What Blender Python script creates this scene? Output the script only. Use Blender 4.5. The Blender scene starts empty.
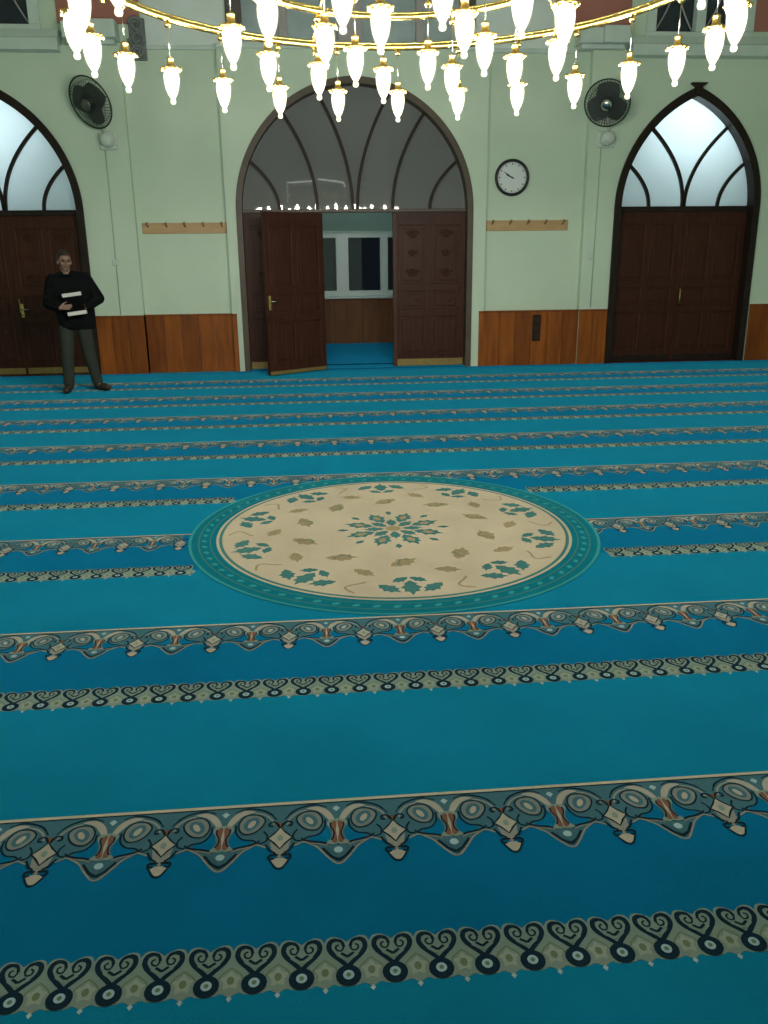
import bpy, bmesh, math, random
from mathutils import Vector, Matrix
random.seed(7)
PI = math.pi
S = bpy.context.scene
COL = S.collection

# ------------------------------------------------------------------ materials
def nodes_of(name):
    m = bpy.data.materials.new(name); m.use_nodes = True
    nt = m.node_tree
    for n in list(nt.nodes): nt.nodes.remove(n)
    out = nt.nodes.new('ShaderNodeOutputMaterial')
    return m, nt, out

def srgb(r, g, b):
    f = lambda c: (c/12.92 if c <= .04045 else ((c+.055)/1.055)**2.4)
    return (f(r/255), f(g/255), f(b/255), 1)

def mat(name, col, rough=.6, metal=0., noise=0., scale=8., col2=None, stretch=(1, 1, 1), bump=0., spec=.5, sheen=0., detail=4, bscale=None, coat=0.):
    m, nt, out = nodes_of(name)
    b = nt.nodes.new('ShaderNodeBsdfPrincipled')
    b.inputs['Roughness'].default_value = rough
    b.inputs['Metallic'].default_value = metal
    b.inputs['Specular IOR Level'].default_value = spec
    b.inputs['Sheen Weight'].default_value = sheen
    if sheen:
        b.inputs['Sheen Roughness'].default_value = .45
        k_ = max(col[:3]); b.inputs['Sheen Tint'].default_value = tuple(.02+.98*c/k_ for c in col[:3])+(1,)
    b.inputs['Coat Weight'].default_value = coat
    nt.links.new(b.outputs[0], out.inputs[0])
    tc = nt.nodes.new('ShaderNodeTexCoord'); mp = nt.nodes.new('ShaderNodeMapping')
    mp.inputs['Scale'].default_value = stretch
    nt.links.new(tc.outputs['Object'], mp.inputs[0])
    n = nt.nodes.new('ShaderNodeTexNoise')
    n.inputs['Scale'].default_value = scale; n.inputs['Detail'].default_value = detail
    nt.links.new(mp.outputs[0], n.inputs['Vector'])
    r = nt.nodes.new('ShaderNodeValToRGB')
    c = col; d = col2 or tuple(x*(1-noise) for x in col[:3])+(1,)
    r.color_ramp.elements[0].color = d; r.color_ramp.elements[1].color = c
    r.color_ramp.elements[0].position = .3; r.color_ramp.elements[1].position = .7
    nt.links.new(n.outputs['Fac'], r.inputs[0]); nt.links.new(r.outputs[0], b.inputs['Base Color'])
    if bump:
        n2 = nt.nodes.new('ShaderNodeTexNoise'); n2.inputs['Scale'].default_value = bscale or scale*4
        nt.links.new(mp.outputs[0], n2.inputs['Vector'])
        bp = nt.nodes.new('ShaderNodeBump'); bp.inputs['Strength'].default_value = bump; bp.inputs['Distance'].default_value = .01
        nt.links.new(n2.outputs['Fac'], bp.inputs['Height']); nt.links.new(bp.outputs[0], b.inputs['Normal'])
    return m

def emit(name, col, strength):
    m, nt, out = nodes_of(name)
    e = nt.nodes.new('ShaderNodeEmission'); e.inputs[0].default_value = col; e.inputs[1].default_value = strength
    nt.links.new(e.outputs[0], out.inputs[0]); return m

BULB = 42.0
M = {}
M['wall'] = mat('wall_paint', (.60, .74, .585, 1), .65, noise=.08, scale=1.3, bump=.05, bscale=60)
M['upper'] = mat('upper_wall_paint_bloom', (.72, .82, .78, 1), .65, noise=.08, scale=1.5)  # pale blue-green paint, lightened further to carry the lamp bloom
M['terracotta'] = mat('terracotta_paint', (.42, .17, .13, 1), .7, noise=.12, scale=2)
M['stone'] = mat('pale_sill_stone', (.60, .72, .66, 1), .6, noise=.1, scale=5)
M['wainscot'] = mat('orange_wood', (.34, .100, .014, 1), .5, spec=.2, col2=(.20, .055, .009, 1), scale=3, stretch=(5, 5, .6), bump=.05)
M['wainscot2'] = mat('orange_wood_dark', (.25, .072, .011, 1), .5, spec=.2, col2=(.15, .040, .008, 1), scale=3, stretch=(5, 5, .6), bump=.05)
M['door'] = mat('dark_walnut', (.064, .0225, .0125, 1), .45, col2=(.037, .0125, .0077, 1), spec=.18, scale=4, stretch=(7, 7, .5), bump=.06)
M['doorlit'] = mat('walnut_painted_lit', (.085, .036, .021, 1), .45, col2=(.058, .023, .013, 1), spec=.2, scale=4, stretch=(7, 7, .5))  # lighter copy of the door walnut, light on raised edges painted in
M['frame'] = mat('dark_frame_wood', (.025, .0165, .012, 1), .5, spec=.2, col2=(.015, .010, .0075, 1), scale=5, stretch=(3, 3, 1))
M['portal'] = mat('portal_frame_wood', (.085, .062, .040, 1), .5, col2=(.06, .043, .028, 1), scale=5)
M['brass'] = mat('brass', (.75, .52, .16, 1), .3, metal=1, noise=.1, scale=10)
M['gold'] = mat('polished_gold', (.95, .68, .20, 1), .24, metal=1, noise=.1, scale=14)
M['chrome'] = mat('worn_chrome', (.7, .68, .62, 1), .22, metal=1, noise=.1)
M['kick'] = mat('kick_plate_brass', (.30, .22, .07, 1), .5, metal=.4, noise=.2, scale=20)
M['pine'] = mat('pale_pine', (.55, .36, .17, 1), .5, col2=(.44, .27, .12, 1), scale=6, stretch=(.6, 4, 6))
M['pegwood'] = mat('peg_wood', (.30, .2, .1, 1), .5, noise=.2)
M['black'] = mat('black_plastic', (.014, .017, .016, 1), .4, noise=.2)
M['fangrey'] = mat('fan_grey_plastic', (.030, .038, .034, 1), .45, noise=.15)
M['fanblade'] = mat('fan_blade_grey', (.075, .092, .082, 1), .4, noise=.15)
M['whiteplastic'] = mat('white_plastic', (.62, .70, .62, 1), .45, noise=.05)
M['cable'] = mat('painted_cable', (.42, .54, .41, 1), .6, noise=.1)
M['clockface'] = mat('clock_face', (.72, .78, .76, 1), .5, noise=.04)
M['pvc'] = mat('white_pvc', (.60, .72, .70, 1), .4, noise=.04)
M['cap'] = mat('carved_grey_plaster', (.20, .23, .22, 1), .7, noise=.3, scale=20)
M['darkpost'] = mat('dark_painted_post', (.10, .09, .075, 1), .6, noise=.2)
M['mauve'] = mat('mauve_grey_paint', (.40, .38, .38, 1), .6, noise=.1)
M['panelblue'] = mat('blue_grey_panel', (.40, .50, .51, 1), .35, noise=.2, scale=3)
M['hallwall'] = mat('vestibule_paint', (.50, .62, .58, 1), .7, noise=.08, scale=1)
M['hallpanel'] = mat('vestibule_brown_panel', (.22, .090, .030, 1), .5, spec=.2, col2=(.14, .055, .02, 1), scale=3, stretch=(5, 5, .6))
M['ceiling'] = mat('ceiling_plaster', (.66, .72, .64, 1), .8, noise=.06, scale=1)
M['bulb'] = emit('lamp_filament_glow', (1, .955, .87, 1), BULB*2.5)
def lit_shade(name, col, strength):
    m, nt, out = nodes_of(name)
    t = nt.nodes.new('ShaderNodeBsdfTransparent'); t.inputs[0].default_value = (.92, .92, .92, 1)
    e = nt.nodes.new('ShaderNodeEmission'); e.inputs[0].default_value = col; e.inputs[1].default_value = strength
    a = nt.nodes.new('ShaderNodeAddShader')
    nt.links.new(t.outputs[0], a.inputs[0]); nt.links.new(e.outputs[0], a.inputs[1]); nt.links.new(a.outputs[0], out.inputs[0])
    return m
M['shade'] = lit_shade('glowing_lamp_glass', (1, .90, .62, 1), .42)
M['globe'] = emit('vestibule_lamp_glass', (.90, .98, 1, 1), 46.)
M['refl_glow'] = emit('reflection_glow', (1, .97, .9, 1), 3.0)  # glow standing in for a bright reflection in the fanlight glass
# carpet pile
def pile(name, col, col2=None):
    col = tuple(c*.51 for c in col[:3])+(1,)
    return mat(name, col, .95, col2=col2 or tuple(x*.80 for x in col[:3])+(1,), scale=2.2, bump=.25, bscale=380, spec=.0, sheen=.56*min(1, max(col[:3])/.11), detail=5)
M['c_teal'] = pile('carpet_turquoise', (.004, .172, .285, 1))
M['c_blue'] = pile('carpet_deep_blue', (.002, .115, .228, 1))
M['c_gold'] = pile('carpet_cream_line', (.43, .42, .30, 1))
M['c_dark'] = pile('carpet_ink', (.008, .022, .034, 1))
M['c_grey'] = pile('carpet_grey_teal', (.044, .118, .145, 1))
M['c_taupe'] = pile('carpet_taupe', (.20, .215, .185, 1))
M['c_cream'] = pile('carpet_beige', (.335, .33, .265, 1))
M['c_lobe'] = pile('carpet_smoky_taupe', (.15, .18, .165, 1))
M['c_star'] = pile('carpet_pale_sage', (.25, .30, .245, 1))
M['c_terra'] = pile('carpet_terracotta', (.15, .075, .05, 1))
M['c_lblue'] = pile('carpet_pale_blue', (.30, .46, .48, 1))
M['c_olive'] = pile('carpet_sage', (.16, .225, .19, 1))
M['c_olive2'] = pile('carpet_moss', (.11, .16, .09, 1))
M['c_green'] = pile('carpet_sea_green', (.004, .120, .160, 1))
M['c_lteal'] = pile('carpet_light_teal', (.03, .23, .25, 1))
M['c_field'] = pile('carpet_medallion_cream', (.50, .445, .32, 1))
M['c_leaf'] = pile('carpet_olive_leaf', (.24, .20, .115, 1))
M['c_rose'] = pile('carpet_medallion_teal', (.045, .14, .135, 1))
# person
M['skin'] = mat('skin', (.25, .145, .10, 1), .55, noise=.1, scale=20)
M['hair'] = mat('dark_hair', (.022, .015, .011, 1), .6, noise=.3, scale=60)
M['jacket'] = mat('black_jacket_cloth', (.006, .0075, .008, 1), .9, spec=.1, noise=.3, scale=18, bump=.2)
M['trouser'] = mat('grey_green_trousers', (.042, .050, .041, 1), .9, spec=.1, noise=.25, scale=14, bump=.15)
M['shoe'] = mat('brown_shoe', (.035, .024, .018, 1), .5, noise=.2)
M['eye'] = mat('eye_dark', (.02, .016, .012, 1), .2)
M['lip'] = mat('lip', (.22, .10, .08, 1), .5)
M['whitecloth'] = mat('white_band', (.62, .62, .58, 1), .6, noise=.06)
M['blackcloth'] = mat('black_cover', (.005, .005, .006, 1), .95, spec=.03, noise=.2)

# glass
def glass_clear(name, tint, gloss_rough=.03, grey_mix=0.):
    m, nt, out = nodes_of(name)
    t = nt.nodes.new('ShaderNodeBsdfTransparent'); t.inputs[0].default_value = tint
    g = nt.nodes.new('ShaderNodeBsdfGlossy'); g.inputs['Roughness'].default_value = gloss_rough
    fr = nt.nodes.new('ShaderNodeFresnel'); fr.inputs[0].default_value = 1.5
    mx = nt.nodes.new('ShaderNodeMixShader')
    nt.links.new(fr.outputs[0], mx.inputs[0]); nt.links.new(t.outputs[0], mx.inputs[1]); nt.links.new(g.outputs[0], mx.inputs[2])
    last = mx
    if grey_mix:
        d = nt.nodes.new('ShaderNodeBsdfDiffuse'); d.inputs[0].default_value = (.27, .285, .28, 1)
        last = nt.nodes.new('ShaderNodeMixShader'); last.inputs[0].default_value = grey_mix  # even grey diffuse blended over the clear glass
        nt.links.new(mx.outputs[0], last.inputs[1]); nt.links.new(d.outputs[0], last.inputs[2])
    nt.links.new(last.outputs[0], out.inputs[0]); return m
def glass_frost(name, col, gl=.035):
    m, nt, out = nodes_of(name)
    t = nt.nodes.new('ShaderNodeBsdfTranslucent'); t.inputs[0].default_value = col
    d = nt.nodes.new('ShaderNodeBsdfDiffuse'); d.inputs[0].default_value = tuple(c*.5 for c in col[:3])+(1,)
    n = nt.nodes.new('ShaderNodeTexNoise'); n.inputs['Scale'].default_value = 40
    bp = nt.nodes.new('ShaderNodeBump'); bp.inputs['Strength'].default_value = .1; bp.inputs['Distance'].default_value = .005
    nt.links.new(n.outputs['Fac'], bp.inputs['Height'])
    g = nt.nodes.new('ShaderNodeBsdfGlossy'); g.inputs['Roughness'].default_value = .12
    nt.links.new(bp.outputs[0], t.inputs['Normal'])
    m1 = nt.nodes.new('ShaderNodeMixShader'); m1.inputs[0].default_value = .2
    nt.links.new(t.outputs[0], m1.inputs[1]); nt.links.new(d.outputs[0], m1.inputs[2])
    m2 = nt.nodes.new('ShaderNodeMixShader'); m2.inputs[0].default_value = gl
    nt.links.new(m1.outputs[0], m2.inputs[1]); nt.links.new(g.outputs[0], m2.inputs[2])
    nt.links.new(m2.outputs[0], out.inputs[0]); return m
M['glass'] = glass_clear('smoky_transom_glass', (.42, .42, .41, 1), .02, grey_mix=.6)
M['paneglass'] = glass_clear('window_glass', (.8, .85, .85, 1), .02)
M['frost'] = glass_frost('frosted_glass', (.76, .83, .86, 1))

# ------------------------------------------------------------------ mesh builder
class MB:
    def __init__(s): s.v = []; s.f = []; s.m = []; s.mats = []; s.sm = []
    def mi(s, m):
        if m not in s.mats: s.mats.append(m)
        return s.mats.index(m)
    def add(s, vs, fs, m, smooth=False):
        o = len(s.v); k = s.mi(m)
        s.v += [tuple(p) for p in vs]
        for f in fs: s.f.append(tuple(i+o for i in f)); s.m.append(k); s.sm.append(smooth)
    def box(s, x0, x1, y0, y1, z0, z1, m, bev=0.):
        if bev:
            bm = bmesh.new(); bmesh.ops.create_cube(bm, size=1)
            for v in bm.verts: v.co = ((x0+x1)/2+v.co.x*(x1-x0), (y0+y1)/2+v.co.y*(y1-y0), (z0+z1)/2+v.co.z*(z1-z0))
            bmesh.ops.bevel(bm, geom=bm.edges[:], offset=bev, segments=2, affect='EDGES', profile=.5)
            bm.verts.index_update()
            s.add([v.co for v in bm.verts], [[v.index for v in f.verts] for f in bm.faces], m); bm.free(); return
        s.add([(x0, y0, z0), (x1, y0, z0), (x1, y1, z0), (x0, y1, z0), (x0, y0, z1), (x1, y0, z1), (x1, y1, z1), (x0, y1, z1)],
              [(0, 3, 2, 1), (4, 5, 6, 7), (0, 1, 5, 4), (1, 2, 6, 5), (2, 3, 7, 6), (3, 0, 4, 7)], m)
    def tube(s, pts, r, m, seg=8, closed=False, caps=True):
        pts = [Vector(p) for p in pts]; n = len(pts); vs = []; fs = []
        rr = r if isinstance(r, (list, tuple)) else [r]*n
        prev = None
        for i, p in enumerate(pts):
            if closed: t = pts[(i+1) % n]-pts[i-1]
            else: t = pts[min(i+1, n-1)]-pts[max(i-1, 0)]
            t.normalize()
            if prev is None:
                a = Vector((0, 0, 1)) if abs(t.z) < .9 else Vector((1, 0, 0))
                u = t.cross(a).normalized()
            else:
                u = (prev-t*prev.dot(t))
                u = u.normalized() if u.length > 1e-6 else t.orthogonal().normalized()
            prev = u; w = t.cross(u)
            for k in range(seg):
                a = 2*PI*k/seg; vs.append(p+(u*math.cos(a)+w*math.sin(a))*rr[i])
        lim = n if closed else n-1
        for i in range(lim):
            j = (i+1) % n
            for k in range(seg):
                l = (k+1) % seg
                fs.append((i*seg+k, i*seg+l, j*seg+l, j*seg+k))
        if not closed and caps:
            fs.append(tuple(range(seg-1, -1, -1))); fs.append(tuple((n-1)*seg+k for k in range(seg)))
        s.add(vs, fs, m, True)
    def lathe(s, prof, m, seg=16, T=None, smooth=True, caps=True):
        T = T or Matrix(); vs = []; fs = []; n = len(prof)
        for r, z in prof:
            for k in range(seg):
                a = 2*PI*k/seg; vs.append(T @ Vector((r*math.cos(a), r*math.sin(a), z)))
        for i in range(n-1):
            for k in range(seg):
                l = (k+1) % seg; fs.append((i*seg+k, i*seg+l, (i+1)*seg+l, (i+1)*seg+k))
        if caps: fs.append(tuple(range(seg-1, -1, -1))); fs.append(tuple((n-1)*seg+k for k in range(seg)))
        s.add(vs, fs, m, smooth)
    def prism(s, poly, y0, y1, m):
        """poly in (x,z), extruded along y"""
        n = len(poly)
        ar = sum(poly[i][0]*poly[(i+1) % n][1]-poly[(i+1) % n][0]*poly[i][1] for i in range(n))
        if ar < 0: poly = poly[::-1]
        vs = [(x, y0, z) for x, z in poly]+[(x, y1, z) for x, z in poly]
        fs = [tuple(range(n)), tuple(range(2*n-1, n-1, -1))]+[(i, n+i, n+(i+1) % n, (i+1) % n) for i in range(n)]
        s.add(vs, fs, m)
    def band(s, outer, inner, y0, y1, m):
        """strip between two open (x,z) polylines of the same length, extruded along y"""
        n = len(outer)
        vs = [(x, y0, z) for x, z in outer]+[(x, y0, z) for x, z in inner]+[(x, y1, z) for x, z in outer]+[(x, y1, z) for x, z in inner]
        fs = []
        for i in range(n-1):
            fs += [(i, i+1, n+i+1, n+i), (2*n+i, 3*n+i, 3*n+i+1, 2*n+i+1), (i, 2*n+i, 2*n+i+1, i+1), (n+i, n+i+1, 3*n+i+1, 3*n+i)]
        fs += [(0, n, 3*n, 2*n), (n-1, 3*n-1, 4*n-1, 2*n-1)]
        s.add(vs, fs, m)
    def sphere(s, c, r, m, seg=12, rings=8, sc=(1, 1, 1), R=None):
        vs = []; fs = []
        R = R or Matrix.Identity(3)
        for i in range(1, rings):
            t = PI*i/rings
            for k in range(seg):
                a = 2*PI*k/seg
                vs.append(Vector(c)+R @ Vector((r*sc[0]*math.sin(t)*math.cos(a), r*sc[1]*math.sin(t)*math.sin(a), r*sc[2]*math.cos(t))))
        top = len(vs); vs.append(Vector(c)+R @ Vector((0, 0, r*sc[2]))); vs.append(Vector(c)-R @ Vector((0, 0, r*sc[2])))
        for i in range(rings-2):
            for k in range(seg):
                l = (k+1) % seg; fs.append((i*seg+k, (i+1)*seg+k, (i+1)*seg+l, i*seg+l))
        for k in range(seg):
            l = (k+1) % seg; fs.append((top, k, l)); fs.append((top+1, (rings-2)*seg+l, (rings-2)*seg+k))
        s.add(vs, fs, m, True)
    def cone2(s, a, b, ra, rb, m, seg=12):
        """sphere-swept segment (for remeshing)"""
        a = Vector(a); b = Vector(b)
        s.sphere(a, ra, m, seg, 8); s.sphere(b, rb, m, seg, 8)
        if (b-a).length > 1e-5: s.tube([a, b], [ra, rb], m, seg)
    def xform(s, T):
        s.v = [tuple(T @ Vector(p)) for p in s.v]; return s
    def build(s, name, parent=None, loc=None, recalc=True):
        me = bpy.data.meshes.new(name)
        me.from_pydata(s.v, [], s.f)
        for m in s.mats: me.materials.append(M[m])
        me.polygons.foreach_set('material_index', s.m)
        me.polygons.foreach_set('use_smooth', s.sm)
        if recalc:
            bm = bmesh.new(); bm.from_mesh(me); bmesh.ops.recalc_face_normals(bm, faces=bm.faces); bm.to_mesh(me); bm.free()
        me.update()
        o = bpy.data.objects.new(name, me); COL.objects.link(o)
        if parent: o.parent = parent
        if loc: o.location = loc
        return o
    def remesh(s, name, parent, voxel, smooth=6, mat_name=None, loc=None):
        o = s.build(name, parent, loc, recalc=False)
        r = o.modifiers.new('r', 'REMESH'); r.mode = 'VOXEL'; r.voxel_size = voxel; r.use_smooth_shade = True
        sm = o.modifiers.new('s', 'SMOOTH'); sm.factor = .5; sm.iterations = smooth
        dg = bpy.context.evaluated_depsgraph_get(); dg.update()
        me = bpy.data.meshes.new_from_object(o.evaluated_get(dg))
        o.modifiers.clear(); old = o.data; o.data = me; bpy.data.meshes.remove(old)
        me.materials.clear()
        me.materials.append(M[mat_name or s.mats[0]])
        return o

def empty(name, loc=(0, 0, 0), rz=0.):
    o = bpy.data.objects.new(name, None); o.empty_display_size = .1; COL.objects.link(o)
    o.location = loc; o.rotation_euler = (0, 0, rz); return o
def tag(o, label, cat, group=None, kind=None):
    o['label'] = label; o['category'] = cat
    if group: o['group'] = group
    if kind: o['kind'] = kind
    return o
def struct(o, label=None, cat=None):
    o['kind'] = 'structure'
    if label: o['label'] = label
    if cat: o['category'] = cat
    return o
def copy_tree(o, parent=None):
    c = o.copy(); COL.objects.link(c)
    if parent: c.parent = parent
    for ch in [k for k in o.children]: copy_tree(ch, c)
    return c

def poly_holes(outer, holes, y0, y1, mb, m):
    """flat polygon with holes in xz, given thickness along y"""
    bm = bmesh.new()
    def loop(pts):
        vs = [bm.verts.new((x, y0, z)) for x, z in pts]
        return [bm.edges.new((vs[i], vs[(i+1) % len(vs)])) for i in range(len(vs))]
    es = loop(outer)
    for h in holes: es += loop(h)
    bmesh.ops.triangle_fill(bm, use_beauty=True, use_dissolve=False, edges=es)
    g = bmesh.ops.extrude_face_region(bm, geom=bm.faces[:])
    for v in [e for e in g['geom'] if isinstance(e, bmesh.types.BMVert)]: v.co.y = y1
    bm.verts.index_update()
    mb.add([v.co for v in bm.verts], [[v.index for v in f.verts] for f in bm.faces], m)
    bm.free()

# ------------------------------------------------------------------ layout constants
CX, CY = .565, 5.0              # axis of the chandelier
MX, MY, MR = .512, 4.985, 1.30  # carpet medallion
AX = .76                        # symmetry axis of the door wall
YW, YR = 12.95, 13.08           # raised wall face / recessed face
XL, XR, YB = -7.3, 8.8, -3.0
ZC = 7.4
YH = 16.8                       # back of the vestibule

def pointed(cx, hw, z0, h, n=24):
    """pointed arch outline from (cx-hw,z0) over the apex to (cx+hw,z0)"""
    R = (hw*hw+h*h)/(2*hw)
    a1 = math.atan2(h, (R-hw)) if R > hw+1e-6 else PI/2
    L = []
    for i in range(n+1):
        t = a1*i/n
        L.append((cx-hw+R-R*math.cos(t), z0+R*math.sin(t)))
    Rr = [(2*cx-x, z) for x, z in L[:-1]][::-1]
    return L+Rr
SD_X = 5.79; SD_HW = 1.135; SD_Z = 2.32; SD_H = 1.66
LD_X = 2*AX-SD_X
PT_HW = 1.745; PT_Z = 2.30; PT_H = 1.79
def door_hole(cx, hw, z0, h): return [(cx-hw, 0)]+pointed(cx, hw, z0, h)+[(cx+hw, 0)]
H_R = door_hole(SD_X, SD_HW, SD_Z, SD_H); H_L = door_hole(LD_X, SD_HW, SD_Z, SD_H); H_C = door_hole(AX, PT_HW, PT_Z, PT_H)

def jog(h):   # lift the two bottom points slightly so holes stay inside the outer loop
    return h

# ------------------------------------------------------------------ room shell
def outline_with_doors(x0, x1, z1, doors):
    """outer polygon whose lower edge runs round the door openings"""
    pts = [(x0, 0)]
    for d in doors: pts += d
    pts += [(x1, 0), (x1, z1), (x0, z1)]
    return pts
WINW = [(SD_X-.67, SD_X-.07), (SD_X+.07, SD_X+.67)]
def rect(a, b, c, d): return [(a, c), (b, c), (b, d), (a, d)]
mb = MB()
win_holes = []
for cxw in (LD_X, SD_X): win_holes.append(rect(cxw-.8, cxw+.8, 4.64, 6.2))
win_holes.append(rect(-.98, 2.50, 4.50, 6.4))
poly_holes(outline_with_doors(XL, XR, ZC, [H_L, H_C, H_R]), win_holes, YR, YR+.33, mb, 'wall')
# raised strips: pilasters and door surrounds (to the string course)
pier = []
for x0, x1, ds in ((XL, -2.43, [H_L]), (-1.13, 2.70, [H_C]), (4.20, XR, [H_R])):
    pier.append((x0, x1, ds))
# painted terracotta fields and upper wall strips, paler with lamp bloom painted in
for x0, x1 in ((3.66, 4.76), (6.6, XR), (2*AX-4.76, 2*AX-3.66), (XL, 2*AX-6.6)):
    mb.box(x0, x1, YR-.025, YR, 4.73, 6.6, 'terracotta')
for x0, x1 in ((-2.1, -1.0), (2.52, 3.64)):
    mb.box(x0, x1, YR-.012, YR, 4.48, 6.6, 'upper')
struct(mb.build('wall_back'))
for nm, (x0, x1, ds) in zip(('wall_pier_left', 'wall_archway', 'wall_pier_right'), pier):
    mb = MB(); poly_holes(outline_with_doors(x0, x1, 4.44, ds), [], YW, YR-.001, mb, 'wall'); struct(mb.build(nm))
for nm, b in (('wall_left', (XL-.2, XL, YB-.2, YW+.4)), ('wall_right', (XR, XR+.2, YB-.2, YW+.4)), ('wall_front', (XL, XR, YB-.2, YB))):
    mb = MB(); mb.box(b[0], b[1], b[2], b[3], 0, ZC, 'wall'); struct(mb.build(nm))
mb = MB(); mb.box(XL-.2, XR+.2, YB-.2, YH+.2, ZC, ZC+.2, 'ceiling'); struct(mb.build('ceiling'))
mb = MB(); mb.box(XL-.2, XR+.2, YB-.2, YH+.2, -.25, -.012, 'stone'); struct(mb.build('floor'))

# string course and sills
mb = MB()
for x0, x1, y in ((-2.43, -1.13, YR-.035), (-1.13, 2.70, YW-.035), (2.70, 4.0, YR-.035)):
    mb.box(x0, x1, y, YR+.01, 4.42, 4.475, 'stone', .008)
struct(mb.build('trim_1'), 'thin moulded string course running above the middle archway')
for k, cx in enumerate((LD_X, SD_X)):
    mb = MB()
    prof = [(YW+.02, 4.34), (YW-.13, 4.36), (YW-.13, 4.50), (YW-.10, 4.52), (YW-.03, 4.62), (YR+.08, 4.635), (YR+.08, 4.34)]
    n = len(prof); x0, x1 = cx-1.06, cx+1.06
    mb.add([(x0, y, z) for y, z in prof]+[(x1, y, z) for y, z in prof],
           [tuple(range(n)), tuple(range(2*n-1, n-1, -1))]+[(i, (i+1) % n, n+(i+1) % n, n+i) for i in range(n)], 'stone')
    struct(mb.build('trim_%d' % (2+k)), 'pale moulded sill under the upper window above the %s side door' % ('left', 'right')[k])
for k, (x0, x1) in enumerate(((3.95, 4.66), (2*AX-4.66, 2*AX-3.95))):
    mb = MB(); s = 1 if k == 0 else -1
    xm = (x0+x1)/2
    mb.box(x0, xm-.02*s, YW-.16, YR, 4.50, 4.70, 'stone', .012)
    mb.box(xm-.02*s, x1, YW-.20, YR, 4.50, 4.72, 'stone', .012)
    mb.box(x0+.04, x1-.04, YW-.10, YR, 4.44, 4.50, 'stone', .01)
    struct(mb.build('trim_%d' % (4+k)), 'stepped pale plinth block under the terracotta field beside the %s upper window' % ('right', 'left')[k])

# carved grey bracket on the wall, left of the archway
mb = MB()
bx, bz = -2.19, 4.28
for j, (dz, r) in enumerate(((.10, .085), (.26, .11), (.43, .10))):
    pts = []
    for i in range(26):
        t = i/25; a = t*3.4*PI+(PI if j % 2 else 0); rr = r*(1-.78*t)
        pts.append((bx+rr*math.cos(a)*(1 if j % 2 else -1), YR-.06-.03*t, bz+dz+rr*math.sin(a)))
    mb.tube(pts, [.03-.014*i/25 for i in range(26)], 'cap', 8)
mb.box(bx-.11, bx+.11, YR-.05, YR+.01, bz+.0, bz+.52, 'cap', .015)
struct(mb.build('trim_6'), 'grey carved scroll bracket high on the wall above the left coat rack')

# upper windows above the side doors
def upper_window(n, cx):
    e = struct(empty('window_%d' % n, (cx, YR, 4.64)), 'dark upper window with curved lattice bars above the %s side door' % ('left' if cx < 0 else 'right'))
    f = MB()
    for x0, x1, z0, z1 in ((-.8, .8, 0, .07), (-.8, .8, 1.49, 1.56), (-.8, -.66, .07, 1.49), (.66, .8, .07, 1.49), (-.07, .07, .07, 1.49)):
        f.box(x0, x1, -.05, .10, z0, z1, 'stone', .01)
    f.build('window_frame', e)
    for sx in (-.365, .365):
        g = MB(); g.box(sx-.30, sx+.30, .08, .09, .07, 1.49, 'paneglass'); g.build('pane', e)
        l = MB()
        for s in (-1, 1):
            for q in (0, 1):
                l.tube([(sx+s*(.28-.26*math.sin(t*PI/16)), .05, .09+q*.7+.66*(t/8)) for t in range(9)], .011, 'mauve', 6)
        l.build('lattice', e)
upper_window(1, LD_X); upper_window(2, SD_X)
# wide central opening of the upper storey
e = struct(empty('window_3', (AX, YR, 4.50)), 'wide blue grey upper window with dark jambs above the middle archway')
f = MB()
for s in (-1, 1): f.box(min(s*1.53, s*1.74), max(s*1.53, s*1.74), -.06, .14, .24, 1.9, 'darkpost', .01)
f.box(-1.74, 1.74, -.02, .14, 0, .03, 'stone'); f.box(-1.74, 1.74, -.03, .14, 1.82, 1.9, 'stone')
f.box(-.20, .14, -.03, .14, .03, 1.82, 'mauve', .01)
for s in (-1, 1): f.box(min(s*1.02, s*.9), max(s*1.02, s*.9), -.03, .14, .03, 1.82, 'mauve', .01)
f.build('window_frame', e)
for x0, x1 in ((-1.74, -1.02), (-.9, -.2), (.14, .9), (1.02, 1.74)):
    p = MB(); p.box(x0, x1, .09, .11, .03, 1.82, 'panelblue'); p.build('pane', e)

# ------------------------------------------------------------------ wainscot
def boards(mb, x0, x1, y, z1, n, mats):
    w = (x1-x0)/n
    for i in range(n):
        mb.box(x0+i*w+.002, x0+(i+1)*w-.002, y-.022, y, .0, z1-.025, mats[i % len(mats)], .004)
    mb.box(x0, x1, y-.030, y, z1-.028, z1, 'wainscot2', .005)
mb = MB()
boards(mb, -3.133, -2.43, YW, .86, 3, ['wainscot', 'wainscot2', 'wainscot2'])
mb.box(-2.45, -2.43, YW-.025, YR, 0, .86, 'wainscot2')
boards(mb, -2.43, -1.13, YR, .86, 5, ['wainscot2', 'wainscot', 'wainscot2', 'wainscot', 'wainscot'])
boards(mb, -1.13, -1.06, YW, .86, 1, ['wainscot'])
struct(mb.build('trim_7'), 'orange brown wood wainscot left of the middle archway')
mb = MB()
boards(mb, 2.62, 2.70, YW, .84, 1, ['wainscot'])
boards(mb, 2.70, 4.20, YR-.10, .84, 6, ['wainscot', 'wainscot', 'wainscot2', 'wainscot', 'wainscot', 'wainscot2'])
boards(mb, 4.20, 4.653, YW, .84, 2, ['wainscot', 'wainscot'])
struct(mb.build('trim_8'), 'orange brown wood wainscot right of the middle archway')
mb = MB(); boards(mb, 6.96, XR, YW, .88, 6, ['wainscot2', 'wainscot'])
struct(mb.build('trim_9'), 'wood wainscot right of the right side door')
mb = MB(); boards(mb, XL, LD_X-SD_HW-.04, YW, .88, 6, ['wainscot2', 'wainscot'])
struct(mb.build('trim_10'), 'wood wainscot left of the left side door')
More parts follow.
